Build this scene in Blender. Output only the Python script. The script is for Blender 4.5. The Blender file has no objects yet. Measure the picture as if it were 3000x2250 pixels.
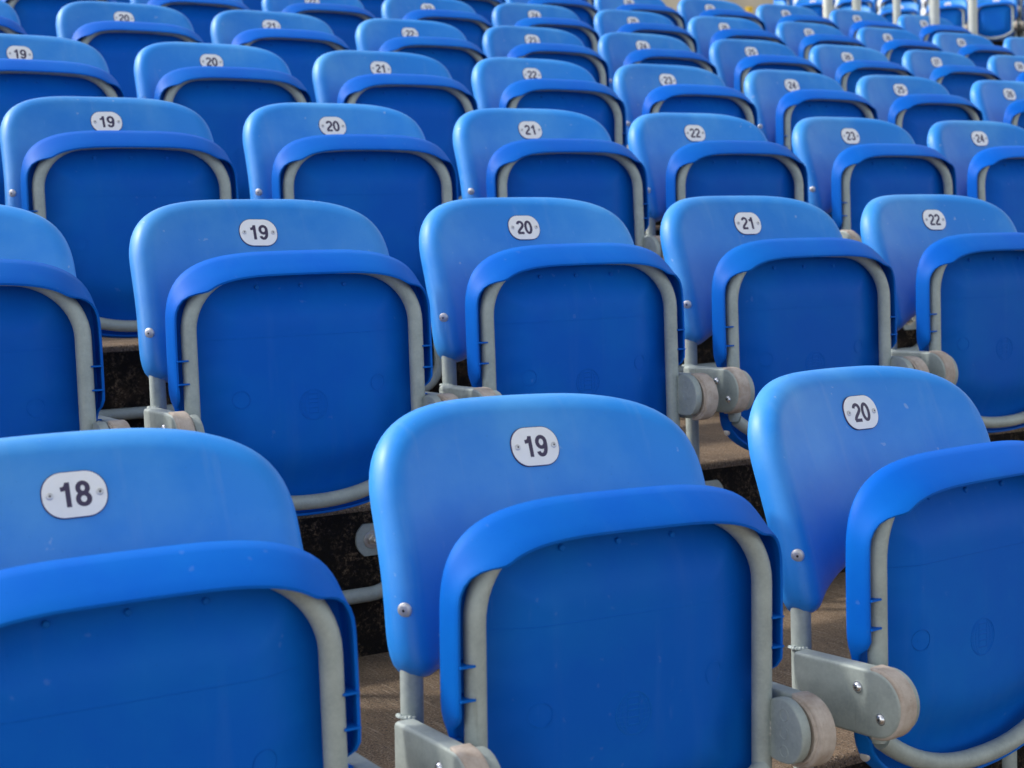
import bpy, bmesh, math, random
from mathutils import Vector, Matrix
random.seed(7)
scene = bpy.context.scene
col = scene.collection

# ---------------------------------------------------------------- camera
cam_data = bpy.data.cameras.new("camera")
cam = bpy.data.objects.new("camera", cam_data)
col.objects.link(cam)
AX = [[0.8608657779, 0.0683346261, -0.5042226605],
      [-0.5077134228, 0.0496839830, -0.8600921940],
      [-0.0337222883, 0.9964245485, 0.0774656476]]
CP = Vector((-0.8661026, -1.4482753, 0.2024984))
mw = Matrix([AX[i] + [CP[i]] for i in range(3)] + [[0, 0, 0, 1]])
cam.matrix_world = mw
cam_data.sensor_fit = 'HORIZONTAL'
cam_data.sensor_width = 36
cam_data.lens = 53.214
cam_data.clip_start = 0.02
cam_data.clip_end = 500
cam_data.dof.use_dof = True
cam_data.dof.focus_distance = 2.05
cam_data.dof.aperture_fstop = 9.0
scene.camera = cam

# ---------------------------------------------------------------- light
SUN_EL = math.radians(43)
SUN_AZ = math.radians(-50)        # measured from +Y towards +X
world = bpy.data.worlds.new("World")
scene.world = world
world.use_nodes = True
nt = world.node_tree
nt.nodes.clear()
sky = nt.nodes.new('ShaderNodeTexSky')
sky.sky_type = 'NISHITA'
sky.sun_disc = False
sky.sun_elevation = SUN_EL
sky.sun_rotation = SUN_AZ
sky.dust_density = 3.0
bw = nt.nodes.new('ShaderNodeRGBToBW')
mixc = nt.nodes.new('ShaderNodeMix')
mixc.data_type = 'RGBA'
mixc.inputs[0].default_value = 0.72      # thin white cloud over the blue
bgn = nt.nodes.new('ShaderNodeBackground')
bgn.inputs[1].default_value = 0.15
wo = nt.nodes.new('ShaderNodeOutputWorld')
nt.links.new(sky.outputs[0], bw.inputs[0])
nt.links.new(sky.outputs[0], mixc.inputs[6])
nt.links.new(bw.outputs[0], mixc.inputs[7])
# sky scaled brighter at the horizon than overhead, to add frontal light
tcw = nt.nodes.new('ShaderNodeTexCoord')
sep = nt.nodes.new('ShaderNodeSeparateXYZ')
mrw = nt.nodes.new('ShaderNodeMapRange')
mrw.inputs[1].default_value = 0.0; mrw.inputs[2].default_value = 0.8
mrw.inputs[3].default_value = 1.35; mrw.inputs[4].default_value = 0.72
vmw = nt.nodes.new('ShaderNodeVectorMath'); vmw.operation = 'SCALE'
nt.links.new(tcw.outputs['Generated'], sep.inputs[0])
nt.links.new(sep.outputs[2], mrw.inputs[0])
nt.links.new(mixc.outputs[2], vmw.inputs[0])
nt.links.new(mrw.outputs[0], vmw.inputs['Scale'])
nt.links.new(vmw.outputs[0], bgn.inputs[0])
nt.links.new(bgn.outputs[0], wo.inputs[0])

sl = bpy.data.lights.new("sun", 'SUN')
sl.energy = 1.1
sl.angle = math.radians(3.0)
sl.color = (1.0, 0.95, 0.88)
so = bpy.data.objects.new("sun", sl)
col.objects.link(so)
sd = Vector((math.sin(SUN_AZ) * math.cos(SUN_EL), math.cos(SUN_AZ) * math.cos(SUN_EL), math.sin(SUN_EL)))
so.rotation_euler = sd.to_track_quat('Z', 'Y').to_euler()

scene.view_settings.view_transform = 'Standard'
scene.view_settings.look = 'None'
scene.view_settings.exposure = 1.3
scene.view_settings.gamma = 1.0

# ---------------------------------------------------------------- materials
def newmat(name):
    m = bpy.data.materials.new(name)
    m.use_nodes = True
    n = m.node_tree
    b = n.nodes['Principled BSDF']
    return m, n, b

def N(n, t, **kw):
    x = n.nodes.new(t)
    for k, v in kw.items():
        if k.startswith('i_'):
            x.inputs[int(k[2:])].default_value = v
        else:
            setattr(x, k, v)
    return x

def ramp(n, src, p0, p1, c0=(0, 0, 0, 1), c1=(1, 1, 1, 1)):
    r = n.nodes.new('ShaderNodeValToRGB')
    r.color_ramp.elements[0].position = p0
    r.color_ramp.elements[1].position = p1
    r.color_ramp.elements[0].color = c0
    r.color_ramp.elements[1].color = c1
    n.links.new(src, r.inputs[0])
    return r.outputs[0]

def mixcol(n, fac, a, b, mode='MIX'):
    m = n.nodes.new('ShaderNodeMix')
    m.data_type = 'RGBA'
    m.blend_type = mode
    for i, v in ((0, fac), (6, a), (7, b)):
        if hasattr(v, 'links'):
            n.links.new(v, m.inputs[i])
        else:
            m.inputs[i].default_value = v
    return m.outputs[2]

def noise(n, vec, scale, detail=4, rough=0.55):
    x = n.nodes.new('ShaderNodeTexNoise')
    x.inputs['Scale'].default_value = scale
    x.inputs['Detail'].default_value = detail
    x.inputs['Roughness'].default_value = rough
    if vec is not None:
        n.links.new(vec, x.inputs['Vector'])
    return x.outputs[0]

def objvec(n, scale=(1, 1, 1)):
    """object coordinates, shifted by a random amount for every seat"""
    tc = n.nodes.new('ShaderNodeTexCoord')
    oi = n.nodes.new('ShaderNodeObjectInfo')
    mp = n.nodes.new('ShaderNodeMapping')
    mu = n.nodes.new('ShaderNodeVectorMath')
    mu.operation = 'SCALE'
    mu.inputs[0].default_value = (7, 13, 5)
    n.links.new(oi.outputs['Random'], mu.inputs['Scale'])
    ad = n.nodes.new('ShaderNodeVectorMath')
    ad.operation = 'ADD'
    n.links.new(tc.outputs['Object'], mp.inputs[0])
    mp.inputs['Scale'].default_value = scale
    n.links.new(mp.outputs[0], ad.inputs[0])
    n.links.new(mu.outputs[0], ad.inputs[1])
    return ad.outputs[0], oi.outputs['Random']

def plastic(name, base, pale, rough, amount, dust, spec=0.5):
    m, n, b = newmat(name)
    v, rnd = objvec(n)
    big = ramp(n, noise(n, v, 5.0, 5, 0.6), 0.42, 0.72)
    f1 = n.nodes.new('ShaderNodeMath'); f1.operation = 'MULTIPLY'
    n.links.new(big, f1.inputs[0]); f1.inputs[1].default_value = amount
    c = mixcol(n, f1.outputs[0], base, pale)
    # tiny dark grit and a few pale scuffs
    grit = ramp(n, noise(n, v, 420, 2, 0.5), 0.70, 0.76)
    g2 = n.nodes.new('ShaderNodeMath'); g2.operation = 'MULTIPLY'
    n.links.new(grit, g2.inputs[0]); g2.inputs[1].default_value = 0.35
    c = mixcol(n, g2.outputs[0], c, (base[0] * 0.4, base[1] * 0.4, base[2] * 0.5, 1))
    vs, _ = objvec(n, (60, 20, 9))
    sc = ramp(n, noise(n, vs, 1.3, 3, 0.6), 0.70, 0.80)
    s2 = n.nodes.new('ShaderNodeMath'); s2.operation = 'MULTIPLY'
    n.links.new(sc, s2.inputs[0]); s2.inputs[1].default_value = dust
    c = mixcol(n, s2.outputs[0], c, (0.22, 0.42, 0.78, 1))
    vd, _ = objvec(n, (26, 8, 2.2))
    dr = ramp(n, noise(n, vd, 1.6, 4, 0.6), 0.58, 0.80)
    d2 = n.nodes.new('ShaderNodeMath'); d2.operation = 'MULTIPLY'
    n.links.new(dr, d2.inputs[0]); d2.inputs[1].default_value = dust * 0.7
    c = mixcol(n, d2.outputs[0], c, (0.16, 0.34, 0.66, 1))
    sp = ramp(n, noise(n, v, 70, 2, 0.4), 0.735, 0.77)
    s3 = n.nodes.new('ShaderNodeMath'); s3.operation = 'MULTIPLY'
    n.links.new(sp, s3.inputs[0]); s3.inputs[1].default_value = dust
    c = mixcol(n, s3.outputs[0], c, (0.40, 0.52, 0.72, 1))
    hs = n.nodes.new('ShaderNodeHueSaturation')
    mr = n.nodes.new('ShaderNodeMapRange')
    mr.inputs[3].default_value = 0.9; mr.inputs[4].default_value = 1.08
    n.links.new(rnd, mr.inputs[0]); n.links.new(mr.outputs[0], hs.inputs['Value'])
    n.links.new(c, hs.inputs['Color'])
    n.links.new(hs.outputs[0], b.inputs['Base Color'])
    rr = n.nodes.new('ShaderNodeMapRange')
    rr.inputs[3].default_value = rough - 0.05; rr.inputs[4].default_value = rough + 0.12
    n.links.new(noise(n, v, 9, 5, 0.6), rr.inputs[0])
    n.links.new(rr.outputs[0], b.inputs['Roughness'])
    b.inputs['IOR'].default_value = 1.45
    b.inputs['Specular IOR Level'].default_value = spec
    bp = n.nodes.new('ShaderNodeBump')
    bp.inputs['Strength'].default_value = 0.06
    bp.inputs['Distance'].default_value = 0.001
    n.links.new(noise(n, v, 260, 3, 0.6), bp.inputs['Height'])
    n.links.new(bp.outputs[0], b.inputs['Normal'])
    return m

M_BACK = plastic('blue_plastic_back', (0.012, 0.215, 0.66, 1), (0.065, 0.31, 0.70, 1), 0.42, 1.0, 0.36)
M_PAN = plastic('blue_plastic_pan', (0.0003, 0.102, 0.51, 1), (0.003, 0.15, 0.54, 1), 0.5, 0.7, 0.06, 0.12)

def galvanised(name, base, rough, metal):
    m, n, b = newmat(name)
    v, rnd = objvec(n)
    a = noise(n, v, 26, 6, 0.65)
    c = mixcol(n, ramp(n, a, 0.35, 0.7), (base[0] * 0.72, base[1] * 0.74, base[2] * 0.76, 1), base)
    rs_ = ramp(n, noise(n, v, 60, 5, 0.75), 0.66, 0.76)
    fr = n.nodes.new('ShaderNodeMath'); fr.operation = 'MULTIPLY'
    n.links.new(rs_, fr.inputs[0]); fr.inputs[1].default_value = 0.5
    c = mixcol(n, fr.outputs[0], c, (base[0] * 0.75, base[1] * 0.62, base[2] * 0.5, 1))
    fine = ramp(n, noise(n, v, 210, 3, 0.7), 0.45, 0.8)
    f = n.nodes.new('ShaderNodeMath'); f.operation = 'MULTIPLY'
    n.links.new(fine, f.inputs[0]); f.inputs[1].default_value = 0.35
    c = mixcol(n, f.outputs[0], c, (base[0] * 1.25, base[1] * 1.25, base[2] * 1.2, 1))
    vs, _ = objvec(n, (1, 1, 0.16))
    st = ramp(n, noise(n, vs, 95, 3, 0.6), 0.66, 0.74)
    f3 = n.nodes.new('ShaderNodeMath'); f3.operation = 'MULTIPLY'
    n.links.new(st, f3.inputs[0]); f3.inputs[1].default_value = 0.45
    c = mixcol(n, f3.outputs[0], c, (base[0] * 0.55, base[1] * 0.55, base[2] * 0.5, 1))
    n.links.new(c, b.inputs['Base Color'])
    b.inputs['Metallic'].default_value = metal
    rr = n.nodes.new('ShaderNodeMapRange')
    rr.inputs[3].default_value = rough - 0.08; rr.inputs[4].default_value = rough + 0.14
    n.links.new(a, rr.inputs[0])
    n.links.new(rr.outputs[0], b.inputs['Roughness'])
    bp = n.nodes.new('ShaderNodeBump')
    bp.inputs['Strength'].default_value = 0.25
    bp.inputs['Distance'].default_value = 0.0006
    n.links.new(noise(n, v, 160, 4, 0.6), bp.inputs['Height'])
    n.links.new(bp.outputs[0], b.inputs['Normal'])
    return m

M_STEEL = galvanised('galvanised_steel', (0.40, 0.45, 0.425, 1), 0.55, 0.2)
M_WELD = galvanised('weld_bead', (0.55, 0.55, 0.52, 1), 0.6, 0.15)

def simple(name, c, rough=0.5, metal=0.0, var=0.12, scale=30):
    m, n, b = newmat(name)
    v, rnd = objvec(n)
    a = noise(n, v, scale, 5, 0.6)
    cc = mixcol(n, ramp(n, a, 0.3, 0.75), (c[0] * (1 - var), c[1] * (1 - var), c[2] * (1 - var), 1), (min(1, c[0] * (1 + var)), min(1, c[1] * (1 + var)), min(1, c[2] * (1 + var)), 1))
    n.links.new(cc, b.inputs['Base Color'])
    b.inputs['Roughness'].default_value = rough
    b.inputs['Metallic'].default_value = metal
    return m

def grimy_cap():
    m, n, b = newmat('beige_nylon_worn')
    v, _ = objvec(n)
    c = mixcol(n, ramp(n, noise(n, v, 34, 6, 0.7), 0.35, 0.7), (0.36, 0.29, 0.235, 1), (0.56, 0.50, 0.44, 1))
    vs, _ = objvec(n, (300, 14, 14))
    c = mixcol(n, ramp(n, noise(n, vs, 1.0, 4, 0.7), 0.52, 0.78, (0, 0, 0, 1), (0.35, 0.35, 0.35, 1)), c, (0.26, 0.20, 0.155, 1))
    c = mixcol(n, ramp(n, noise(n, v, 170, 3, 0.7), 0.64, 0.74, (0, 0, 0, 1), (0.6, 0.6, 0.6, 1)), c, (0.18, 0.14, 0.11, 1))
    n.links.new(c, b.inputs['Base Color'])
    b.inputs['Roughness'].default_value = 0.75
    bp = n.nodes.new('ShaderNodeBump'); bp.inputs['Strength'].default_value = 0.4; bp.inputs['Distance'].default_value = 0.0008
    n.links.new(noise(n, v, 120, 5, 0.7), bp.inputs['Height']); n.links.new(bp.outputs[0], b.inputs['Normal'])
    return m
M_CAP = grimy_cap()
M_RIVET = simple('aluminium_rivet', (0.60, 0.60, 0.60), 0.45, 0.6, 0.1, 60)
M_DARK = simple('rivet_hole', (0.01, 0.01, 0.012), 0.7)
M_BOLT = simple('zinc_bolt', (0.55, 0.52, 0.46), 0.35, 0.8, 0.15, 60)
M_PLATE = simple('white_plate', (0.86, 0.86, 0.83), 0.5, 0, 0.04, 40)
M_EDGE = simple('plate_edge', (0.06, 0.03, 0.08), 0.6)
M_INK = simple('number_ink', (0.045, 0.032, 0.075), 0.5, 0, 0.05)
M_SCREW = simple('bright_screw', (0.78, 0.79, 0.82), 0.2, 0.95, 0.05)
M_POST = simple('pale_post_paint', (0.50, 0.52, 0.46), 0.5, 0.1, 0.08)
M_YEL = simple('yellow_paint', (0.75, 0.48, 0.03), 0.5, 0, 0.08)

def concrete_tread():
    m, n, b = newmat('concrete_tread')
    tc = n.nodes.new('ShaderNodeTexCoord')
    v = tc.outputs['Object']
    mp = n.nodes.new('ShaderNodeMapping')
    mp.inputs['Scale'].default_value = (1, 0.06, 1)
    n.links.new(v, mp.inputs[0])
    big = noise(n, v, 4.0, 6, 0.65)
    c = mixcol(n, ramp(n, big, 0.3, 0.7), (0.085, 0.056, 0.034, 1), (0.26, 0.172, 0.098, 1))
    gr = noise(n, v, 330, 3, 0.8)
    c = mixcol(n, ramp(n, gr, 0.54, 0.68), c, (0.48, 0.38, 0.27, 1))
    c = mixcol(n, ramp(n, noise(n, v, 240, 2, 0.7), 0.34, 0.46, (1, 1, 1, 1), (0, 0, 0, 1)), c, (0.035, 0.028, 0.022, 1))
    st = noise(n, mp.outputs[0], 260, 3, 0.7)
    c2 = mixcol(n, ramp(n, st, 0.56, 0.74, (0, 0, 0, 1), (0.6, 0.6, 0.6, 1)), c, (0.42, 0.34, 0.25, 1))
    n.links.new(c2, b.inputs['Base Color'])
    b.inputs['Roughness'].default_value = 0.9
    ad = n.nodes.new('ShaderNodeMath'); ad.operation = 'ADD'
    n.links.new(gr, ad.inputs[0]); n.links.new(st, ad.inputs[1])
    bp = n.nodes.new('ShaderNodeBump')
    bp.inputs['Strength'].default_value = 0.9
    bp.inputs['Distance'].default_value = 0.003
    n.links.new(ad.outputs[0], bp.inputs['Height'])
    n.links.new(bp.outputs[0], b.inputs['Normal'])
    return m

def concrete_riser():
    m, n, b = newmat('mossy_shaded_riser')
    tc = n.nodes.new('ShaderNodeTexCoord')
    v = tc.outputs['Object']
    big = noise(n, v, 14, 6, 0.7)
    c = mixcol(n, ramp(n, big, 0.55, 0.78), (0.010, 0.008, 0.007, 1), (0.060, 0.038, 0.024, 1))  # near-black base: dark moss, with shade under the seats painted into the colour
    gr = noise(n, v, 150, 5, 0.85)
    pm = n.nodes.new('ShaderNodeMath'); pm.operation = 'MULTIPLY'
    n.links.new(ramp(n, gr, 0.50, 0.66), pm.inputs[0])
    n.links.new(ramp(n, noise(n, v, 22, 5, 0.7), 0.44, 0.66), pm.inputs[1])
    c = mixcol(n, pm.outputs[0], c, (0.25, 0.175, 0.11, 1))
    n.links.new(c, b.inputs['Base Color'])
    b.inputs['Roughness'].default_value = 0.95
    b.inputs['Specular IOR Level'].default_value = 0.2
    bp = n.nodes.new('ShaderNodeBump')
    bp.inputs['Strength'].default_value = 1.0
    bp.inputs['Distance'].default_value = 0.006
    n.links.new(noise(n, v, 70, 5, 0.75), bp.inputs['Height'])
    n.links.new(bp.outputs[0], b.inputs['Normal'])
    return m

M_TREAD = concrete_tread()
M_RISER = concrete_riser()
M_WALL = simple('pale_concrete', (0.50, 0.44, 0.34), 0.85, 0, 0.2, 3)
M_GROUND = simple('grey_concrete_floor', (0.32, 0.31, 0.28), 0.9, 0, 0.3, 2)

# ---------------------------------------------------------------- mesh helpers
def to_mesh(name, verts, faces, mats, smooth=True, angle=38, fmat=None):
    me = bpy.data.meshes.new(name)
    me.from_pydata([tuple(v) for v in verts], [], faces)
    bm = bmesh.new(); bm.from_mesh(me)
    bmesh.ops.remove_doubles(bm, verts=bm.verts, dist=1e-6)
    bmesh.ops.recalc_face_normals(bm, faces=bm.faces)
    bm.to_mesh(me); bm.free()
    for m in mats:
        me.materials.append(m)
    if fmat and len(fmat) == len(me.polygons):
        me.polygons.foreach_set('material_index', fmat)
    if smooth:
        me.polygons.foreach_set('use_smooth', [True] * len(me.polygons))
        me.set_sharp_from_angle(angle=math.radians(angle))
    me.update()
    return me

class MB:
    def __init__(s):
        s.v, s.f, s.m = [], [], []
    def add(s, vs, fs, mi=0):
        o = len(s.v)
        s.v += [Vector(v) for v in vs]
        for f in fs:
            s.f.append([i + o for i in f]); s.m.append(mi)
    def rings(s, rings, closed=True, mi=0, cap0=False, cap1=False):
        """rings: list of equally long vertex loops"""
        o = len(s.v); n = len(rings[0])
        for r in rings:
            s.v += [Vector(p) for p in r]
        for k in range(len(rings) - 1):
            for i in range(n if closed else n - 1):
                j = (i + 1) % n
                s.f.append([o + k * n + i, o + k * n + j, o + (k + 1) * n + j, o + (k + 1) * n + i]); s.m.append(mi)
        if cap0:
            s.f.append([o + i for i in range(n)]); s.m.append(mi)
        if cap1:
            s.f.append([o + (len(rings) - 1) * n + i for i in range(n)]); s.m.append(mi)
    def tube(s, pts, r, seg=14, closed=False, mi=0, caps=True):
        pts = [Vector(p) for p in pts]
        n = len(pts)
        tang = []
        for i in range(n):
            if closed:
                t = pts[(i + 1) % n] - pts[i - 1]
            else:
                t = pts[min(i + 1, n - 1)] - pts[max(i - 1, 0)]
            tang.append(t.normalized())
        ref = Vector((0, 1, 0)) if abs(tang[0].y) < 0.9 else Vector((1, 0, 0))
        nrm = (ref - tang[0] * ref.dot(tang[0])).normalized()
        rs = []
        for i in range(n):
            nrm = (nrm - tang[i] * nrm.dot(tang[i])).normalized()
            bi = tang[i].cross(nrm)
            rs.append([pts[i] + (nrm * math.cos(2 * math.pi * k / seg) + bi * math.sin(2 * math.pi * k / seg)) * r for k in range(seg)])
        if closed:
            rs.append(rs[0])
        s.rings(rs, True, mi, caps and not closed, caps and not closed)
    def lathe(s, base, axis, prof, seg=20, mi=0):
        """prof: list of (radius, height) along axis"""
        base = Vector(base); axis = Vector(axis).normalized()
        a = axis.orthogonal().normalized(); b = axis.cross(a)
        rs = []
        for (r, h) in prof:
            rs.append([base + axis * h + (a * math.cos(2 * math.pi * k / seg) + b * math.sin(2 * math.pi * k / seg)) * max(r, 1e-5) for k in range(seg)])
        s.rings(rs, True, mi, True, True)
    def box(s, lo, hi, mi=0):
        x0, y0, z0 = lo; x1, y1, z1 = hi
        s.add([(x0, y0, z0), (x1, y0, z0), (x1, y1, z0), (x0, y1, z0), (x0, y0, z1), (x1, y0, z1), (x1, y1, z1), (x0, y1, z1)],
              [[0, 1, 2, 3], [4, 5, 6, 7], [0, 1, 5, 4], [1, 2, 6, 5], [2, 3, 7, 6], [3, 0, 4, 7]], mi)
    def extrude(s, outline, x0, x1, bev, mi=0):
        """outline in (y,z), extruded along x with rounded edges"""
        n = len(outline)
        cy = sum(p[0] for p in outline) / n; cz = sum(p[1] for p in outline) / n
        def ring(x, ins):
            out = []
            for i in range(n):
                p = outline[i]; a = outline[i - 1]; b = outline[(i + 1) % n]
                t = Vector((b[0] - a[0], b[1] - a[1])).normalized()
                nn = Vector((-t.y, t.x))
                if nn.dot(Vector((cy - p[0], cz - p[1]))) < 0:
                    nn = -nn
                out.append((x, p[0] + nn.x * ins, p[1] + nn.y * ins))
            return out
        rs = []
        K = 4
        for k in range(K + 1):
            a = math.pi / 2 * k / K
            rs.append(ring(x0 + bev * (1 - math.sin(a)), bev * (1 - math.cos(a))))
        rs = [ring(x0 + bev * (1 - math.sin(math.pi / 2 * k / K)), bev * (1 - math.cos(math.pi / 2 * k / K))) for k in range(K + 1)][::-1]
        # start at face (inset bev) -> side
        rs = [ring(x0 + bev * (1 - math.cos(math.pi / 2 * k / K)), bev * (1 - math.sin(math.pi / 2 * k / K))) for k in range(K + 1)]
        rs += [ring(x1 - bev * (1 - math.cos(math.pi / 2 * k / K)), bev * (1 - math.sin(math.pi / 2 * k / K))) for k in range(K, -1, -1)]
        s.rings(rs, True, mi, True, True)
    def mesh(s, name, mats, smooth=True, angle=38):
        me = bpy.data.meshes.new(name)
        me.from_pydata([tuple(v) for v in s.v], [], s.f)
        for m in mats:
            me.materials.append(m)
        me.polygons.foreach_set('material_index', s.m)
        bm = bmesh.new(); bm.from_mesh(me)
        bmesh.ops.remove_doubles(bm, verts=bm.verts, dist=1e-6)
        bmesh.ops.recalc_face_normals(bm, faces=bm.faces)
        bm.to_mesh(me); bm.free()
        if smooth:
            me.polygons.foreach_set('use_smooth', [True] * len(me.polygons))
            me.set_sharp_from_angle(angle=math.radians(angle))
        me.update()
        return me

def obj(name, me, parent=None, label=None):
    o = bpy.data.objects.new(name, me)
    col.objects.link(o)
    if parent is not None:
        o.parent = parent
    if label:
        o['label'] = label
    return o

def arc_pts(c, r, a0, a1, n, f):
    """f maps (u,v) to 3d"""
    return [f(c[0] + r * math.cos(a0 + (a1 - a0) * i / n), c[1] + r * math.sin(a0 + (a1 - a0) * i / n)) for i in range(n + 1)]

def resample(pts, n, closed=True):
    pts = [Vector((p[0], p[1])) for p in pts]
    m = len(pts)
    # catmull-rom densify
    den = []
    for i in range(m):
        p0, p1, p2, p3 = pts[i - 1], pts[i], pts[(i + 1) % m], pts[(i + 2) % m]
        for k in range(8):
            t = k / 8
            den.append(0.5 * ((2 * p1) + (p2 - p0) * t + (2 * p0 - 5 * p1 + 4 * p2 - p3) * t * t + (3 * p1 - p0 - 3 * p2 + p3) * t ** 3))
    L = [0]
    for i in range(len(den)):
        L.append(L[-1] + (den[(i + 1) % len(den)] - den[i]).length)
    out = []; j = 0
    for k in range(n):
        s = L[-1] * k / n
        while L[j + 1] < s:
            j += 1
        t = (s - L[j]) / max(1e-9, L[j + 1] - L[j])
        out.append(den[j].lerp(den[(j + 1) % len(den)], t))
    return out

def normals2d(pl):
    n = len(pl); out = []
    for i in range(n):
        t = (pl[(i + 1) % n] - pl[i - 1]).normalized()
        out.append(Vector((t.y, -t.x)))          # inward for clockwise order
    return out

def inset(pl, nn, d):
    return [pl[i] + nn[i] * (d[i] if isinstance(d, list) else d) for i in range(len(pl))]

def sstep(a, b, x):
    t = max(0.0, min(1.0, (x - a) / (b - a)))
    return t * t * (3 - 2 * t)

# ---------------------------------------------------------------- backrest
def back_outline():
    right = []
    hw, z0, h, e = 0.213, -0.075, 0.130, 3.4
    for i in range(0, 15):
        a = math.pi / 2 * (1 - i / 14)
        c, s_ = math.cos(a), math.sin(a)
        right.append((hw * c ** (2 / e) if c > 1e-9 else 0.0, z0 + h * s_ ** (2 / e) if s_ > 1e-9 else z0))
    right += [(0.2150, -0.12), (0.2180, -0.165), (0.2175, -0.190), (0.2120, -0.208), (0.198, -0.219), (0.176, -0.222), (0.15, -0.2185), (0.11, -0.207), (0.07, -0.194), (0.035, -0.188), (0.0, -0.186)]
    left = [(-x, z) for (x, z) in right[1:-1]][::-1]
    return resample(right + left, 128)

def back_surf(x, z):
    y = 0.36 * z - 0.030 * min(1.7, (x / 0.17) ** 2)
    if z < -0.10:
        y += 4.2 * (z + 0.10) ** 2 * max(0.25, 1 - (x / 0.21) ** 2)
    if z > 0.0:
        y += 1.2 * z * z
    return y

def make_backrest():
    pl = back_outline(); nn = normals2d(pl); n = len(pl)
    c = Vector((0, -0.075))
    up = [max(0.0, -v.y) for v in nn]; dn = [max(0.0, v.y) for v in nn]
    R = [0.032 - 0.013 * up[i] ** 1.5 - 0.006 * dn[i] for i in range(n)]
    D = [0.038 - 0.018 * up[i] ** 1.5 - 0.004 * dn[i] for i in range(n)]
    mb = MB(); rings = []
    def P(q, off): return (q.x, back_surf(q.x, q.y) + off, q.y)
    inn = [pl[i] + nn[i] * R[i] for i in range(n)]
    for k in range(1, 15):
        s_ = 1 - (1 - k / 14) ** 1.0
        rings.append([P(c.lerp(inn[i], s_), 0) for i in range(n)])
    for k in range(1, 11):
        a = math.pi / 2 * k / 10
        rings.append([P(pl[i] + nn[i] * R[i] * (1 - math.sin(a)), D[i] * (1 - math.cos(a))) for i in range(n)])
    rings.append([P(pl[i], D[i] + 0.009) for i in range(n)])
    rings.append([P(pl[i] + nn[i] * 0.0015, D[i] + 0.0105) for i in range(n)])
    rings.append([P(pl[i] + nn[i] * 0.0045, D[i] + 0.0095) for i in range(n)])
    for k in range(9, -1, -1):
        a = math.pi / 2 * k / 10
        rings.append([P(pl[i] + nn[i] * (0.0045 + (R[i]) * (1 - math.sin(a))), 0.005 + D[i] * (1 - math.cos(a))) for i in range(n)])
    for k in range(13, 0, -1):
        rings.append([P(c.lerp(inn[i], 0.97 * k / 14), 0.005) for i in range(n)])
    mb.rings(rings, True, 0, True, True)
    return mb.mesh('backrest', [M_BACK], True, 50)

# ---------------------------------------------------------------- seat pan (tipped up)
PYR = -0.150      # rear face
def pan_outline(n=120):
    right = []
    hw = 0.2085
    z0, h, e = -0.162, 0.1300, 3.6
    for i in range(0, 15):
        a = math.pi / 2 * (1 - i / 14)
        c, s_ = math.cos(a), math.sin(a)
        right.append((hw * c ** (2 / e) if c > 1e-9 else 0.0, z0 + h * s_ ** (2 / e) if s_ > 1e-9 else z0))
    right += [(0.2085, -0.215), (0.2080, -0.232), (0.2050, -0.246), (0.1995, -0.262), (0.198, -0.30), (0.1985, -0.335)]
    z1, h1, e1, hw1 = -0.34, 0.092, 2.15, 0.1985
    for i in range(1, 11):
        a = math.pi / 2 * i / 10
        c, s_ = math.cos(a), math.sin(a)
        right.append((hw1 * c ** (2 / e1) if c > 1e-9 else 0.0, z1 - h1 * s_ ** (2 / e1)))
    left = [(-x, z) for (x, z) in right[1:-1]][::-1]
    return resample(right + left, n)

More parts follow.
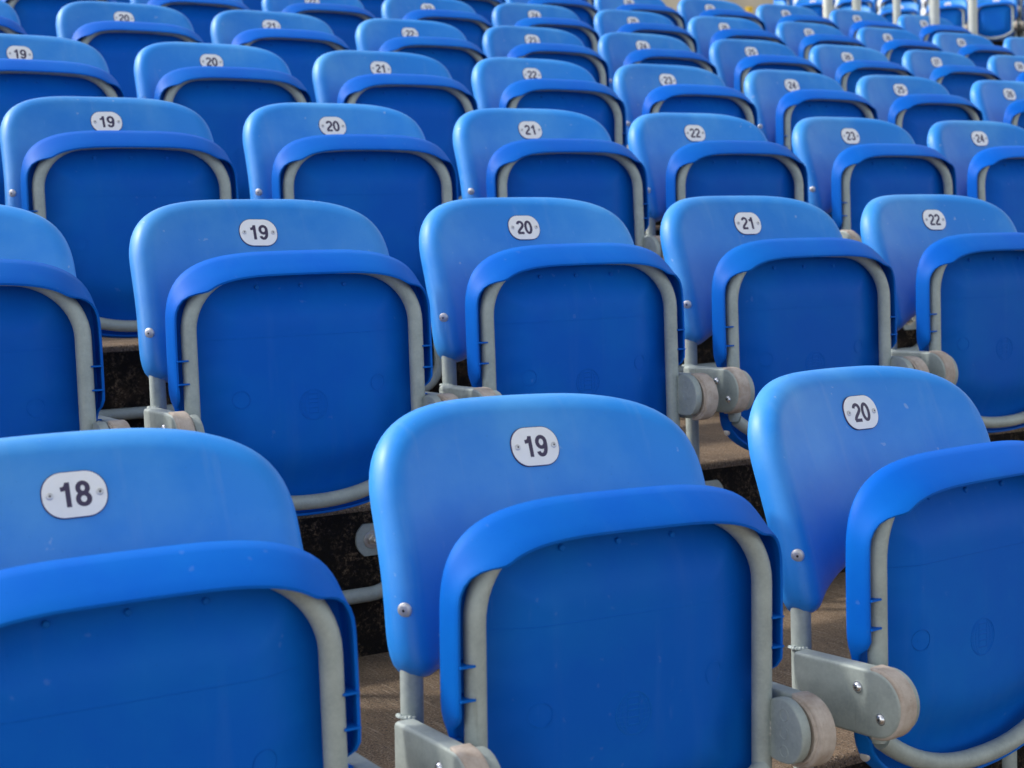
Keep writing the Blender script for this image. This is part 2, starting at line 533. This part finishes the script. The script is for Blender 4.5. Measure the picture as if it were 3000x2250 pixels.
def make_pan():
    pl = pan_outline(144); nn = normals2d(pl); n = len(pl)
    c = Vector((0, -0.225))
    up = [max(0.0, -v.y) for v in nn]
    notch = [(sstep(-0.236, -0.258, p.y) * (1 - sstep(-0.335, -0.352, p.y))) if abs(p.x) > 0.17 else 0.0 for p in pl]
    low = [1 - sstep(-0.36, -0.33, p.y) for p in pl]
    I = [0.0035 + 0.0290 * sstep(0.05, 0.85, up[i]) for i in range(n)]
    DP = [(0.035 + 0.020 * sstep(0.05, 0.8, up[i])) * (1 - notch[i]) + 0.010 * notch[i] - 0.010 * low[i] for i in range(n)]
    mb = MB(); rings = []
    def bulge(q):
        d = min((q - p).length for p in pl[::3])
        return -0.026 * sstep(0.034, 0.105, d)
    # rear face
    for k in range(1, 9):
        s_ = k / 8
        rings.append([((c.lerp(pl[i] + nn[i] * 0.010, s_)).x, PYR + 0.004 * (1 - s_ * s_), (c.lerp(pl[i] + nn[i] * 0.010, s_)).y) for i in range(n)])
    for k in range(1, 5):
        a = math.pi / 2 * k / 4
        q = inset(pl, nn, 0.010 - 0.010 * math.sin(a))
        rings.append([(v.x, PYR - 0.007 * (1 - math.cos(a)), v.y) for v in q])
    for t in (0.25, 0.5, 0.75, 0.95):
        q = inset(pl, nn, [I[i] * t ** 1.15 for i in range(n)])
        rings.append([(q[i].x, PYR - 0.007 - (DP[i] - 0.007) * t, q[i].y) for i in range(n)])
    q = inset(pl, nn, [I[i] * 1.0 + 0.0008 for i in range(n)])
    rings.append([(q[i].x, PYR - DP[i], q[i].y) for i in range(n)])
    q = inset(pl, nn, [I[i] * 1.0 + 0.0036 for i in range(n)])
    rings.append([(q[i].x, PYR - DP[i] + 0.0006, q[i].y) for i in range(n)])
    for t in (0.8, 0.5, 0.2):
        q = inset(pl, nn, [0.004 + I[i] * t ** 1.15 for i in range(n)])
        rings.append([(q[i].x, PYR - 0.010 - max(0.0, (DP[i] - 0.010)) * t, q[i].y) for i in range(n)])
    q = inset(pl, nn, [0.0065] * n)
    rings.append([(v.x, PYR - 0.006, v.y) for v in q])
    base = inset(pl, nn, [0.012] * n)
    for k in range(14, 0, -1):
        s_ = k / 14
        rr = []
        for i in range(n):
            v = c.lerp(base[i], s_)
            rr.append((v.x, PYR - 0.006 + bulge(v), v.y))
        rings.append(rr)
    mb.rings(rings, True, 0, True, True)
    # stiffening ribs between flange and tube
    for sx in (-1, 1):
        for z in (-0.186, -0.219):
            mb.box((min(sx * 0.187, sx * 0.2035), -0.188, z), (max(sx * 0.187, sx * 0.2035), -0.155, z + 0.0022))
        mb.box((min(sx * 0.190, sx * 0.2035), -0.166, -0.262), (max(sx * 0.190, sx * 0.2035), -0.153, -0.2605))
    return mb.mesh('seat_pan', [M_PAN], True, 50), bulge

PAN_MESH, BULGE = make_pan()
def pan_y(x, z):
    return PYR - 0.006 + BULGE(Vector((x, z)))

def make_emblem():
    """moulded round mark: a globe-like grid with a ladder in it"""
    mb = MB(); cx, cz, r = 0.004, -0.262, 0.0225
    def P(x, z): return (x, pan_y(x, z) + 0.00005, z)
    def line(a, b, w=0.00045, k=6):
        mb.tube([P(a[0] + (b[0] - a[0]) * i / k, a[1] + (b[1] - a[1]) * i / k) for i in range(k + 1)], w, 6)
    mb.tube([P(cx + r * math.cos(t), cz + r * math.sin(t)) for t in [2 * math.pi * i / 40 for i in range(40)]], 0.0006, 6, True)
    hw, hh = 0.0072, 0.0165
    for sx in (-1, 1):
        line((cx + sx * hw, cz - hh * 0.75), (cx + sx * hw, cz + hh))
    for zz in (-0.012, -0.004, 0.0035, 0.009, 0.0165):
        line((cx - hw, cz + zz), (cx + hw, cz + zz), 0.0007)
    for zz in (-0.014, -0.0085, -0.003, 0.003, 0.0085, 0.014):
        xm = math.sqrt(r * r - zz * zz)
        for sx in (-1, 1):
            line((cx + sx * hw, cz + zz), (cx + sx * xm, cz + zz * 0.82), 0.00035)
    for k in (0.62, 0.85):
        for sx in (-1, 1):
            mb.tube([P(cx + sx * r * k * math.cos(t), cz + r * math.sin(t)) for t in [-1.1 + 2.2 * i / 12 for i in range(13)]], 0.00035, 6)
    return mb.mesh('emblem', [M_PAN])

def make_moulding():
    mb = MB()
    def P(x, z): return (x, pan_y(x, z) - 0.00005, z)
    for (cx, cz) in ((-0.108, -0.247), (0.112, -0.236)):
        mb.tube([P(cx + 0.0125 * math.cos(t), cz + 0.0125 * math.sin(t)) for t in [2 * math.pi * i / 28 for i in range(28)]], 0.00035, 6, True)
    mb.tube([P(-0.155 + 0.31 * i / 30, -0.158) for i in range(31)], 0.0003, 6)
    for x in (-0.07, 0.0, 0.07):
        mb.lathe(P(x, -0.085), (0, -1, 0), [(0.0035, -0.001), (0.0035, 0.002), (0.0025, 0.003)], 10)
    return mb.mesh('moulding_mark', [M_PAN])

# ---------------------------------------------------------------- seat frame: tube loop and discs
TR = 0.0114
TY = -0.1765
TW = 0.1812
def make_frame():
    mb = MB()
    pts = [(-TW, TY, z) for z in (-0.352, -0.32, -0.28, -0.24, -0.20, -0.17)]
    rx, rz, zc = 0.095, 0.087, -0.146
    for i in range(0, 15):
        a = math.pi - math.pi / 2 * i / 14
        pts.append((-TW + rx + rx * math.cos(a), TY + 0.0105 * math.sin(a) ** 2, zc + rz * math.sin(a)))
    pts += [(x, TY + 0.0105, zc + rz + 0.003 * (1 - (x / (TW - rx)) ** 2)) for x in (-0.05, -0.025, 0, 0.025, 0.05)]
    for i in range(0, 15):
        a = math.pi / 2 - math.pi / 2 * i / 14
        pts.append((TW - rx + rx * math.cos(a), TY + 0.0105 * math.sin(a) ** 2, zc + rz * math.sin(a)))
    pts += [(TW, TY, z) for z in (-0.17, -0.20, -0.24, -0.28, -0.32, -0.352)]
    mb.tube(pts, TR, 18)
    bot = []
    for i in range(25):
        u = -1 + 2 * i / 24
        bot.append((0.181 * u, TY - 0.004, -0.350 - 0.058 * (1 - abs(u) ** 2.3)))
    mb.tube(bot, TR * 0.98, 18)
    me = mb.mesh('seat_frame', [M_STEEL], True, 50)
    return me

DC = (-0.203, -0.297)        # pivot centre in (y, z)
def make_disc(sx):
    mb = MB()
    x0, x1 = sorted((sx * 0.1845, sx * 0.1975))
    out = []
    for i in range(40):
        a = 2 * math.pi * i / 40
        y = 0.036 * math.cos(a); z = 0.037 * math.sin(a)
        y = min(y, 0.0270)
        if z < -0.031: z = -0.031 - (abs(z) - 0.031) * 0.5
        out.append((DC[0] + y, DC[1] + z))
    mb.extrude(out, x0, x1, 0.0022)
    # three pressed circles
    for dz in (0.020, 0.0, -0.020):
        cy = DC[0] - 0.006
        mb.tube([(x0 if sx > 0 else x1, cy + 0.0065 * math.cos(t), DC[1] + dz + 0.0065 * math.sin(t)) for t in [2 * math.pi * i / 18 for i in range(18)]], 0.0006, 6, True)
    return mb.mesh('pivot_disc', [M_STEEL], True, 40)

def make_weld(sx):
    mb = MB()
    rnd = random.Random(3 + sx)
    pts = []
    for i in range(17):
        a = math.pi * (0.5 + 1.0 * i / 16)
        pts.append((sx * (0.1850 + rnd.uniform(-0.0004, 0.0006)), DC[0] + 0.0215 - 0.003 * math.cos(2 * a) , DC[1] + 0.034 * math.sin(a)))
    rings = []
    mb.tube(pts, 0.0034, 8)
    for i in range(0, 17, 1):
        p = pts[i]
        mb.lathe((p[0], p[1] - 0.001, p[2]), (0.2 * sx, -0.7, rnd.uniform(-.6, .6)), [(0.0, -0.0035), (0.0036 * rnd.uniform(.6, 1.2), -0.001), (0.0036 * rnd.uniform(.6, 1.2), 0.001), (0.001, 0.0030)], 8)
    return mb.mesh('weld', [M_WELD], True, 80)

# ---------------------------------------------------------------- arms
def arm_outline(rad, yb, zc=DC[1], cy=-0.207, h=None):
    out = []
    for i in range(21):
        a = math.pi / 2 + math.pi * i / 20
        out.append((cy + rad * math.cos(a), zc + rad * math.sin(a)))
    # rear corners, slightly rounded
    r = 0.006
    for (sgn, a0) in ((-1, -math.pi / 2), (1, 0)):
        for i in range(5):
            a = a0 + math.pi / 2 * i / 4
            out.append((yb - r + r * math.cos(a), zc + sgn * (rad - r) + r * math.sin(a)))
    return out

def make_arm(sx):
    mb = MB()
    xi, xo = 0.2030, 0.2265
    a, b = sorted((sx * xi, sx * xo))
    mb.extrude(arm_outline(0.0385, -0.088), a, b, 0.0042)
    # little weld knob where the upright lands
    px = sx * 0.2055
    rnd = random.Random(11)
    for i in range(7):
        t = math.pi * (0.5 + 0.10 * (i - 3)) if sx > 0 else math.pi * (1.15 + 0.10 * (i - 3))
        mb.lathe((px - sx * 0.004 + 0.0118 * math.cos(t), -0.077 + 0.0118 * math.sin(t), -0.2590), (0, 0, 1), [(0.0034, -0.001), (0.0028, 0.0008), (0.0012, 0.0016 + rnd.uniform(-0.0006, 0.0010))], 7, 0)
    return mb.mesh('arm', [M_STEEL, M_WELD], True, 40)

def make_cap(sx):
    mb = MB()
    xi, xo = 0.2012, 0.2250
    a, b = sorted((sx * xi, sx * xo))
    out = []
    cy, zc, rad = -0.209, DC[1], 0.0402
    for i in range(29):
        t = math.pi * 0.5 + math.pi * i / 28
        out.append((cy + rad * math.cos(t), zc + rad * math.sin(t)))
    out += [(cy + 0.008, zc - rad), (cy + 0.008, zc), (cy + 0.008, zc + rad)]
    mb.extrude(out, a, b, 0.0035)
    # inner rim step
    xr = sx * xi
    mb.tube([(xr, cy + 0.002 + 0.0345 * math.cos(t), zc + 0.0345 * math.sin(t)) for t in [math.pi * 0.5 + math.pi * i / 24 for i in range(25)]], 0.0022, 8)
    return mb.mesh('end_cap', [M_CAP], True, 40)

def screw(mb, p, ax, mi=0, mh=1):
    mb.lathe(p, ax, [(0.0068, -0.001), (0.0068, 0.0008), (0.0058, 0.0010), (0.0052, 0.0026), (0.0036, 0.0040), (0.0018, 0.0044)], 18, mi)
    mb.lathe(Vector(p) + Vector(ax) * 0.0041, ax, [(0.0016, 0), (0.0015, 0.0005)], 6, mh)

def make_screws(sx):
    mb = MB()
    for (y, z) in ((-0.186, -0.281), (-0.218, -0.311)):
        screw(mb, (sx * 0.2264, y, z), (sx, 0, 0))
    return mb.mesh('screw', [M_SCREW, M_DARK], True, 40)

# ---------------------------------------------------------------- support frame (U tube bolted to the riser)
UX, UY = 0.199, -0.077
def make_support():
    mb = MB()
    half = [(UX - 0.012, -0.020, -0.02), (UX - 0.008, -0.045, -0.10), (UX - 0.002, -0.072, -0.175), (UX, UY, -0.20), (UX, UY, -0.26), (UX, UY, -0.33), (UX, UY, -0.42), (UX, UY, -0.51)]
    r = 0.068
    for i in range(1, 11):
        a = math.pi / 2 * i / 10
        half.append((UX - r + r * math.cos(a), UY, -0.517 - r * math.sin(a)))
    half += [(0.07, UY, -0.585)]
    pts = half + [(-x, y, z) for (x, y, z) in half[::-1]]
    mb.tube(pts, 0.0119, 18)
    return mb.mesh('support_frame', [M_STEEL], True, 60)

RISER_Y = -0.056
def make_bracket(sx):
    mb = MB()
    out = []
    y0, y1 = RISER_Y - 0.0065, RISER_Y - 0.0012
    zc, hh = -0.500, 0.026
    xs_in, xs_out = 0.122, 0.188
    prof = [(xs_out, zc - hh), (xs_out, zc + hh), (xs_in + 0.010, zc + hh)]
    for i in range(9):
        a = math.pi * 0.72 + math.pi * 0.56 * i / 8
        prof.append((xs_in + 0.026 + 0.030 * math.cos(a), zc + 0.030 * math.sin(a)))
    prof.append((xs_in + 0.010, zc - hh))
    for (ya, yb) in ((y0, y1),):
        rs = [[(sx * p[0], ya + 0.0008, p[1]) for p in prof], [(sx * p[0], yb, p[1]) for p in prof]]
        mb.rings(rs, True, 0, True, True)
    return mb.mesh('bracket_plate', [M_STEEL], True, 30)

def make_bolt(sx):
    mb = MB()
    p = (sx * 0.146, RISER_Y - 0.0060, -0.500)
    mb.lathe(p, (0, -1, 0), [(0.0145, -0.001), (0.0145, 0.0012), (0.0135, 0.0020), (0.0085, 0.0021)], 24)
    mb.lathe(p, (0, -1, 0), [(0.0095, 0.0018), (0.0095, 0.0080), (0.0085, 0.0092)], 6)
    mb.lathe(p, (0, -1, 0), [(0.0048, 0.008), (0.0048, 0.0170), (0.0036, 0.0185)], 14)
    return mb.mesh('bolt', [M_BOLT], True, 30)

# ---------------------------------------------------------------- rivets
def make_side_rivet(sx):
    mb = MB()
    x, z = sx * 0.2085, -0.146
    y = back_surf(0.2085, z) + 0.0125
    ax = (sx * 0.80, -0.58, -0.10)
    mb.lathe((x, y, z), ax, [(0.0078, -0.001), (0.0078, 0.0012), (0.0066, 0.0026), (0.0035, 0.0033)], 20)
    mb.lathe(Vector((x, y, z)) + Vector(ax).normalized() * 0.0032, ax, [(0.0016, 0), (0.0014, 0.0003)], 10, 1)
    return mb.mesh('rivet', [M_RIVET, M_DARK], True, 40)

def make_pan_rivet(sx):
    mb = MB()
    x, z, y = sx * 0.1882, -0.372, -0.162
    mb.lathe((x, y, z), (sx, -0.25, 0), [(0.0062, -0.002), (0.0062, 0.0003), (0.0050, 0.0010), (0.002, 0.0013)], 18)
    return mb.mesh('rivet', [M_RIVET, M_DARK], True, 40)

# ---------------------------------------------------------------- number plates
TILT = math.atan(0.36)
PM = Matrix.Rotation(-TILT, 4, 'X')      # plate local (x, y, z) -> leaned back
def make_plate():
    mb = MB()
    hw, hh, r = 0.0310, 0.0222, 0.0205
    out = []
    for (cx, cz, a0) in ((hw - r, hh - r, 0), (-hw + r, hh - r, 90), (-hw + r, -hh + r, 180), (hw - r, -hh + r, 270)):
        for i in range(11):
            a = math.radians(a0 + 9 * i)
            out.append((cx + r * math.cos(a), cz + r * math.sin(a)))
    def rg(s, y): return [(p[0] * s, y, p[1] * s) for p in out]
    mb.rings([rg(1.022, 0.0026), rg(1.022, -0.0002)], True, 1, False, False)
    mb.rings([rg(1.022, -0.0002), rg(0.995, -0.0006)], True, 1, False, False)
    mb.rings([rg(0.995, -0.0006), rg(0.985, -0.0011)], True, 0, False, True)
    return mb.mesh('number_plate', [M_PLATE, M_EDGE], True, 40)

def make_plate_rivet(sx):
    mb = MB()
    p = (sx * 0.0238, -0.0012, 0.0)
    mb.lathe(p, (0, -1, 0), [(0.0035, 0), (0.0034, 0.0008), (0.0026, 0.0015), (0.0012, 0.0016)], 16)
    mb.lathe((p[0], p[1] - 0.0016, p[2]), (0, -1, 0), [(0.0011, 0), (0.001, 0.0002)], 10, 1)
    return mb.mesh('rivet', [M_RIVET, M_DARK], True, 40)

def bez(p0, p1, p2, p3, n=10):
    return [tuple((1 - t) ** 3 * p0[i] + 3 * (1 - t) ** 2 * t * p1[i] + 3 * (1 - t) * t * t * p2[i] + t ** 3 * p3[i] for i in (0, 1)) for t in [k / n for k in range(n + 1)]]

def ell(cx, cy, rx, ry, a0, a1, n=18):
    return [(cx + rx * math.cos(math.radians(a0 + (a1 - a0) * k / n)), cy + ry * math.sin(math.radians(a0 + (a1 - a0) * k / n))) for k in range(n + 1)]

# grotesque digits in a 0.56 x 1 box, drawn as pen strokes through their centre lines
DIG = {
 0: [ell(.28, .5, .205, .43, 90, 450, 36)],
 1: [[(.335, .0), (.335, 1.0)], [(.335, .93), (.27, .80), (.18, .745), (.08, .735)]],
 2: [ell(.28, .705, .195, .225, 170, -35, 18) + bez((.42, .56), (.32, .40), (.10, .30), (.075, .07)), [(.03, .07), (.50, .07)]],
 3: [ell(.265, .72, .18, .21, 165, -90, 18), ell(.265, .29, .205, .22, 90, -165, 18)],
 4: [[(.385, .0), (.385, 1.0)], [(.40, .93), (.075, .30)], [(.03, .285), (.53, .285)]],
 5: [[(.47, .93), (.14, .93)], [(.145, .97), (.105, .50)], ell(.265, .345, .21, .275, 140, -155, 20)],
 6: [ell(.28, .32, .20, .25, 90, 450, 30), bez((.08, .36), (.07, .75), (.17, .93), (.31, .93)) + bez((.31, .93), (.40, .93), (.455, .86), (.47, .76))],
 7: [[(.03, .93), (.50, .93)], bez((.47, .90), (.30, .66), (.20, .36), (.185, .0))],
 8: [ell(.28, .725, .17, .205, 90, 450, 28), ell(.28, .285, .20, .22, 90, 450, 28)],
 9: [ell(.28, .68, .20, .25, 90, 450, 30), bez((.48, .64), (.49, .25), (.39, .07), (.25, .07)) + bez((.25, .07), (.16, .07), (.105, .14), (.09, .24))],
}
_num = {}
def number_mesh(s):
    if s in _num:
        return _num[s]
    mb = MB()
    H = 0.0242; W = 0.180
    txt = str(s); adv = 0.60
    x0 = -(len(txt) * adv - 0.04) / 2
    layer = 0
    for ci, ch in enumerate(txt):
        for st in DIG[int(ch)]:
            pts = [Vector(p) for p in st]
            closed = (pts[0] - pts[-1]).length < 1e-3
            if closed: pts = pts[:-1]
            n = len(pts); L, R = [], []
            for i in range(n):
                if closed: t = pts[(i + 1) % n] - pts[i - 1]
                else: t = pts[min(i + 1, n - 1)] - pts[max(i - 1, 0)]
                t.normalize(); nn = Vector((-t.y, t.x))
                L.append(pts[i] + nn * W / 2); R.append(pts[i] - nn * W / 2)
            y = -0.00126 - 0.00003 * layer; layer += 1
            def M(p): return ((x0 + ci * adv + p.x) * H * 1.10, y, (p.y - 0.5) * H)
            ringL = [M(p) for p in L]; ringR = [M(p) for p in R]
            if closed:
                ringL.append(ringL[0]); ringR.append(ringR[0])
            mb.rings([ringL, ringR], False, 0)
    me = mb.mesh('numerals', [M_INK], False)
    _num[s] = me
    return me

# ---------------------------------------------------------------- build one seat
G_BACK = make_backrest()
G_EMB = make_emblem(); G_MOULD = make_moulding()
G_FRAME = make_frame()
G_DISC = {s: make_disc(s) for s in (-1, 1)}
G_WELD = {s: make_weld(s) for s in (-1, 1)}
G_ARM = {s: make_arm(s) for s in (-1, 1)}
G_CAP = {s: make_cap(s) for s in (-1, 1)}
G_SCREW = {s: make_screws(s) for s in (-1, 1)}
G_SUP = make_support()
G_BRK = {s: make_bracket(s) for s in (-1, 1)}
G_BOLT = {s: make_bolt(s) for s in (-1, 1)}
G_SRIV = {s: make_side_rivet(s) for s in (-1, 1)}
G_PRIV = {s: make_pan_rivet(s) for s in (-1, 1)}
G_PLATE = make_plate()
G_PLRIV = {s: make_plate_rivet(s) for s in (-1, 1)}

def build_seat():
    root = bpy.data.objects.new('stadium_seat', None)
    root.empty_display_size = 0.1
    col.objects.link(root)
    root['category'] = 'stadium seat'
    back = obj('backrest', G_BACK, root)
    for s in (-1, 1):
        obj('rivet', G_SRIV[s], back)
    pl = obj('number_plate', G_PLATE, root)
    pl.matrix_local = Matrix.Translation((0, -0.0018, 0)) @ PM
    obj('numerals', number_mesh(19), pl)
    for s in (-1, 1):
        obj('rivet', G_PLRIV[s], pl)
    pan = obj('seat_pan', PAN_MESH, root)
    obj('emblem', G_EMB, pan); obj('moulding_mark', G_MOULD, pan)
    for s in (-1, 1):
        obj('rivet', G_PRIV[s], pan)
    fr = obj('seat_frame', G_FRAME, root)
    for s in (-1, 1):
        obj('pivot_disc', G_DISC[s], fr)
        obj('weld', G_WELD[s], fr)
    for s in (-1, 1):
        ar = obj('arm', G_ARM[s], root)
        ar.location = (0, 0, -0.003 * s)
        obj('end_cap', G_CAP[s], ar)
        obj('screw', G_SCREW[s], ar)
    su = obj('support_frame', G_SUP, root)
    for s in (-1, 1):
        obj('bracket_plate', G_BRK[s], su)
        obj('bolt', G_BOLT[s], su)
    return root

def copy_tree(o, parent=None, skip=()):
    c = o.copy(); col.objects.link(c)
    if parent is not None:
        c.parent = parent
        c.matrix_parent_inverse = o.matrix_parent_inverse.copy()
    for ch in o.children:
        if ch.name.split('.')[0] in skip:
            continue
        copy_tree(ch, c, skip)
    return c

# row positions: (y, z) of the number plates above each terrace step
ROW = [(0.0, 0.0), (0.8247, 0.2690), (1.6181, 0.5198), (2.4096, 0.7629), (3.2182, 1.0024), (4.0057, 1.2404), (4.7402, 1.4707), (5.53, 1.71), (6.32, 1.95)]
JIT = {(0, 18): -.0042, (0, 19): .0085, (1, 19): .0107, (1, 21): -.0024, (1, 22): -.0083, (2, 19): .0043, (2, 21): .0028, (2, 22): -.012, (2, 23): .0083,
       (3, 19): .0239, (3, 20): .0155, (3, 21): .0055, (3, 23): -.0059, (3, 24): -.0023, (3, 25): -.0161, (3, 26): .0255, (4, 20): .0315, (4, 21): .0126,
       (4, 22): .0131, (4, 24): -.0155, (4, 27): .0049, (4, 28): .0119}
TURN = {(0, 20): (0.0, 0.105), (0, 21): (0.0, 0.10), (0, 19): (0.025, 0.015)}     # seats knocked slightly out of line
RANGE = {0: (17, 21), 1: (17, 23), 2: (18, 25), 3: (18, 27), 4: (19, 29), 5: (19, 31), 6: (19, 30), 7: (20, 26), 8: (21, 26)}
ROWNAME = ['nearest row', 'second row from the front', 'third row from the front', 'fourth row from the front', 'fifth row from the front', 'sixth row from the front',
           'seventh row from the front', 'eighth row from the front', 'ninth row from the front']

proto = build_seat()
first = True
for r in range(len(ROW)):
    a, b = RANGE[r]
    for s in range(a, b + 1):
        rnd = random.Random(r * 100 + s)
        if first:
            o = proto; first = False
        else:
            o = copy_tree(proto)
        x = (s - 19) * 0.5 + JIT.get((r, s), 0.0)
        y, z = ROW[r]
        o.location = (x, y, z)
        ty, tz = TURN.get((r, s), (0.0, 0.0))
        o.rotation_euler = (0, ty, tz)
        o['group'] = 'blue tip-up seats on the main terrace'
        o['label'] = 'blue tip-up seat with white plate numbered %d in the %s' % (s, ROWNAME[r])
        big = 1.0 if r >= 2 else 0.35
        fold = math.radians(rnd.uniform(-1.6, 1.2)) * big
        if TURN.get((r, s)) is None:
            o.rotation_euler = (0, math.radians(rnd.uniform(-0.5, 0.5)) * big, math.radians(rnd.uniform(-1.0, 1.0)) * big)
        pivot = Vector((0, DC[0], DC[1]))
        FM = Matrix.Translation(pivot) @ Matrix.Rotation(fold, 4, 'X') @ Matrix.Translation(-pivot)
        for ch in o.children:
            k = ch.name.split('.')[0]
            if k in ('seat_pan', 'seat_frame'):
                ch.matrix_local = FM
            if (r, s) == (0, 19):                      # this frame hangs a little low on its right side
                if ch.data in (G_ARM[1],):
                    ch.location.z -= 0.008
                if k == 'seat_frame':
                    for g in ch.children:
                        if g.data in (G_DISC[1], G_WELD[1]):
                            g.location.z -= 0.010
            if k == 'number_plate':
                ch.matrix_local = Matrix.Translation((rnd.uniform(-.0012, .0012), -0.0018, 0)) @ PM @ Matrix.Rotation(math.radians(rnd.uniform(-1.6, 1.6)), 4, 'Y')
                for g in ch.children:
                    if g.name.startswith('numerals'):
                        g.data = number_mesh(s)
                        g['label'] = 'dark numerals %d' % s

# ---------------------------------------------------------------- terrace
def build_terrace():
    mb = MB()
    X0, X1 = -4.0, 9.0
    def jag(k, x): return 0.0
    fl = -0.69
    ys = [ROW[i][0] + RISER_Y for i in range(len(ROW))]
    zt = [ROW[i][1] + fl for i in range(len(ROW))]
    zt.append(zt[-1] + 0.24)
    nx = 260
    xs = [X0 + (X1 - X0) * i / nx for i in range(nx + 1)]
    rnd = random.Random(5)
    prof = []
    y_start = -3.5
    prev = y_start
    for i in range(len(ROW)):
        xmax = X1 if i < 6 else (0.5 * (RANGE[i][1] - 19) + 0.45)
        if i == 6: xmax = 9.0
        xx = [X0 + (xmax - X0) * j / nx for j in range(nx + 1)]
        rings_t = [[(x, prev + 0.012, zt[i]) for x in xx], [(x, ys[i], zt[i]) for x in xx]]
        mb.rings(rings_t, False, 0)
        jr = [rnd.uniform(-1, 1) for _ in xx]
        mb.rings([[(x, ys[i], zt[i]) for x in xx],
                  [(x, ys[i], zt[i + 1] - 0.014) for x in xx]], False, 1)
        mb.rings([[(x, ys[i], zt[i + 1] - 0.014) for x in xx],
                  [(x, ys[i] + 0.003 + 0.0015 * jr[j], zt[i + 1] - 0.004) for j, x in enumerate(xx)],
                  [(x, ys[i] + 0.012, zt[i + 1]) for x in xx]], False, 0)
        prev = ys[i]
    mb.rings([[(x, prev + 0.012, zt[-1]) for x in (X0, xmax)], [(x, prev + 1.2, zt[-1]) for x in (X0, xmax)]], False, 0)
    me = mb.mesh('terrace', [M_TREAD, M_RISER], True, 60)
    o = obj('terrace', me); o['kind'] = 'structure'
build_terrace()

# cross aisle floor and ground far behind
g = MB()
g.add([(-60, 5.0, -0.9), (60, 5.0, -0.9), (60, 60, -0.9), (-60, 60, -0.9)], [[0, 1, 2, 3]])
g.add([(-60, -40, -0.9), (60, -40, -0.9), (60, 4.9, -0.9), (-60, 4.9, -0.9)], [[0, 1, 2, 3]])
gm = g.mesh('ground', [M_GROUND]); go = obj('ground', gm); go['kind'] = 'structure'

# ---------------------------------------------------------------- far block, facing us round the corner
FD = Vector((0.69, -0.72, 0)).normalized()      # along its rows
FB = Vector((0.72, 0.69, 0)).normalized()       # away from us
def far_block():
    yaw = math.atan2(FD.y, FD.x) + math.radians(-8)
    base = Vector((11.70, 9.75, 2.79))
    mb = MB()
    for j in range(3):
        for k in range(-2, 6 if j == 0 else 8):
            if (j, k) == (0, 4): continue
            p = base - FD * (0.485 * k) + FB * (0.82 * j) + Vector((0, 0, 0.27 * j))
            o = copy_tree(proto, None, ('emblem', 'moulding_mark', 'weld', 'screw', 'bolt', 'rivet'))
            o.location = p; o.rotation_euler = (0, 0, yaw)
            o['group'] = 'blue seats of the far block behind the railing'
            names = ['far right', 'second from the right', 'third from the right', 'fourth from the right', 'fifth from the right', 'sixth from the right', 'seventh from the right', 'eighth from the right', 'ninth from the right', 'tenth from the right']
            o['label'] = 'distant blue seat behind the railing, %s in the %s row' % (names[k + 2], ['lower', 'middle', 'top'][j])
            for ch in o.children:
                if ch.name.startswith('number_plate'):
                    for g_ in ch.children:
                        if g_.name.startswith('numerals'):
                            g_.data = number_mesh(30 + k + 2)
    # its stepped concrete
    for j in range(4):
        a = base + FB * (0.82 * j - 0.88) + FD * 2.5
        b = base + FB * (0.82 * j - 0.88) - FD * 4.0
        z1 = 2.79 + 0.27 * j - 0.69
        q = [a, b, b + FB * 0.83, a + FB * 0.83]
        mb.add([(p.x, p.y, -0.8) for p in q] + [(p.x, p.y, z1) for p in q],
               [[4, 5, 6, 7], [0, 1, 5, 4], [1, 2, 6, 5], [2, 3, 7, 6], [3, 0, 4, 7]])
    me = mb.mesh('far_terrace', [M_RISER], False)
    o = obj('far_terrace', me); o['kind'] = 'structure'
far_block()

# ---------------------------------------------------------------- railing
def railing():
    root = bpy.data.objects.new('railing', None); col.objects.link(root)
    root.location = (5.1, 5.1, 0.4)
    root['category'] = 'railing'
    root['label'] = 'pale grey metal railing of thick upright posts behind the last seats at upper right'
    W = [(5.14, 5.12), (5.257, 5.014), (5.416, 4.863), (5.57, 4.73), (5.71, 4.58)]
    for i, (x, y) in enumerate(W):
        mb = MB(); rad = (0.028, 0.025, 0.021, 0.028, 0.025)[i]
        mb.tube([(x - 5.1, y - 5.1, 0.0), (x - 5.1, y - 5.1, 0.8), (x - 5.1, y - 5.1, 1.75)], rad, 16)
        obj('post', mb.mesh('post', [M_POST]), root)
    mb = MB()
    mb.tube([(W[0][0] - 5.2, W[0][1] - 5.0, 1.77), (W[-1][0] - 5.0, W[-1][1] - 5.2, 1.77)], 0.03, 16)
    obj('top_rail', mb.mesh('top_rail', [M_POST]), root)
railing()

# ---------------------------------------------------------------- pale wall with yellow post
def wall():
    d = Vector((0.86, -0.5, 0)).normalized(); nrm = Vector((0.5, 0.86, 0))
    c = Vector((7.3, 8.6, 0))
    mb = MB()
    a = c - d * 4; b = c + d * 0.32
    q = [a, b, b + nrm * 0.25, a + nrm * 0.25]
    mb.add([(p.x, p.y, -0.9) for p in q] + [(p.x, p.y, 4.2) for p in q], [[0, 1, 2, 3], [4, 5, 6, 7], [0, 1, 5, 4], [1, 2, 6, 5], [2, 3, 7, 6], [3, 0, 4, 7]])
    o = obj('concrete_wall', mb.mesh('concrete_wall', [M_WALL], False))
    o['category'] = 'wall'; o['label'] = 'pale beige concrete wall beyond the last row at the top edge'
    mb = MB()
    p = c + d * 0.1 - nrm * 0.1
    mb.tube([(p.x, p.y, -0.9), (p.x, p.y, 2.25)], 0.028, 14)
    mb.tube([(p.x, p.y, 2.25), (p.x, p.y, 2.27)], 0.032, 14)
    o = obj('yellow_post', mb.mesh('yellow_post', [M_YEL]))
    o['category'] = 'post'; o['label'] = 'short yellow painted post in front of the pale wall at the top edge'
wall()
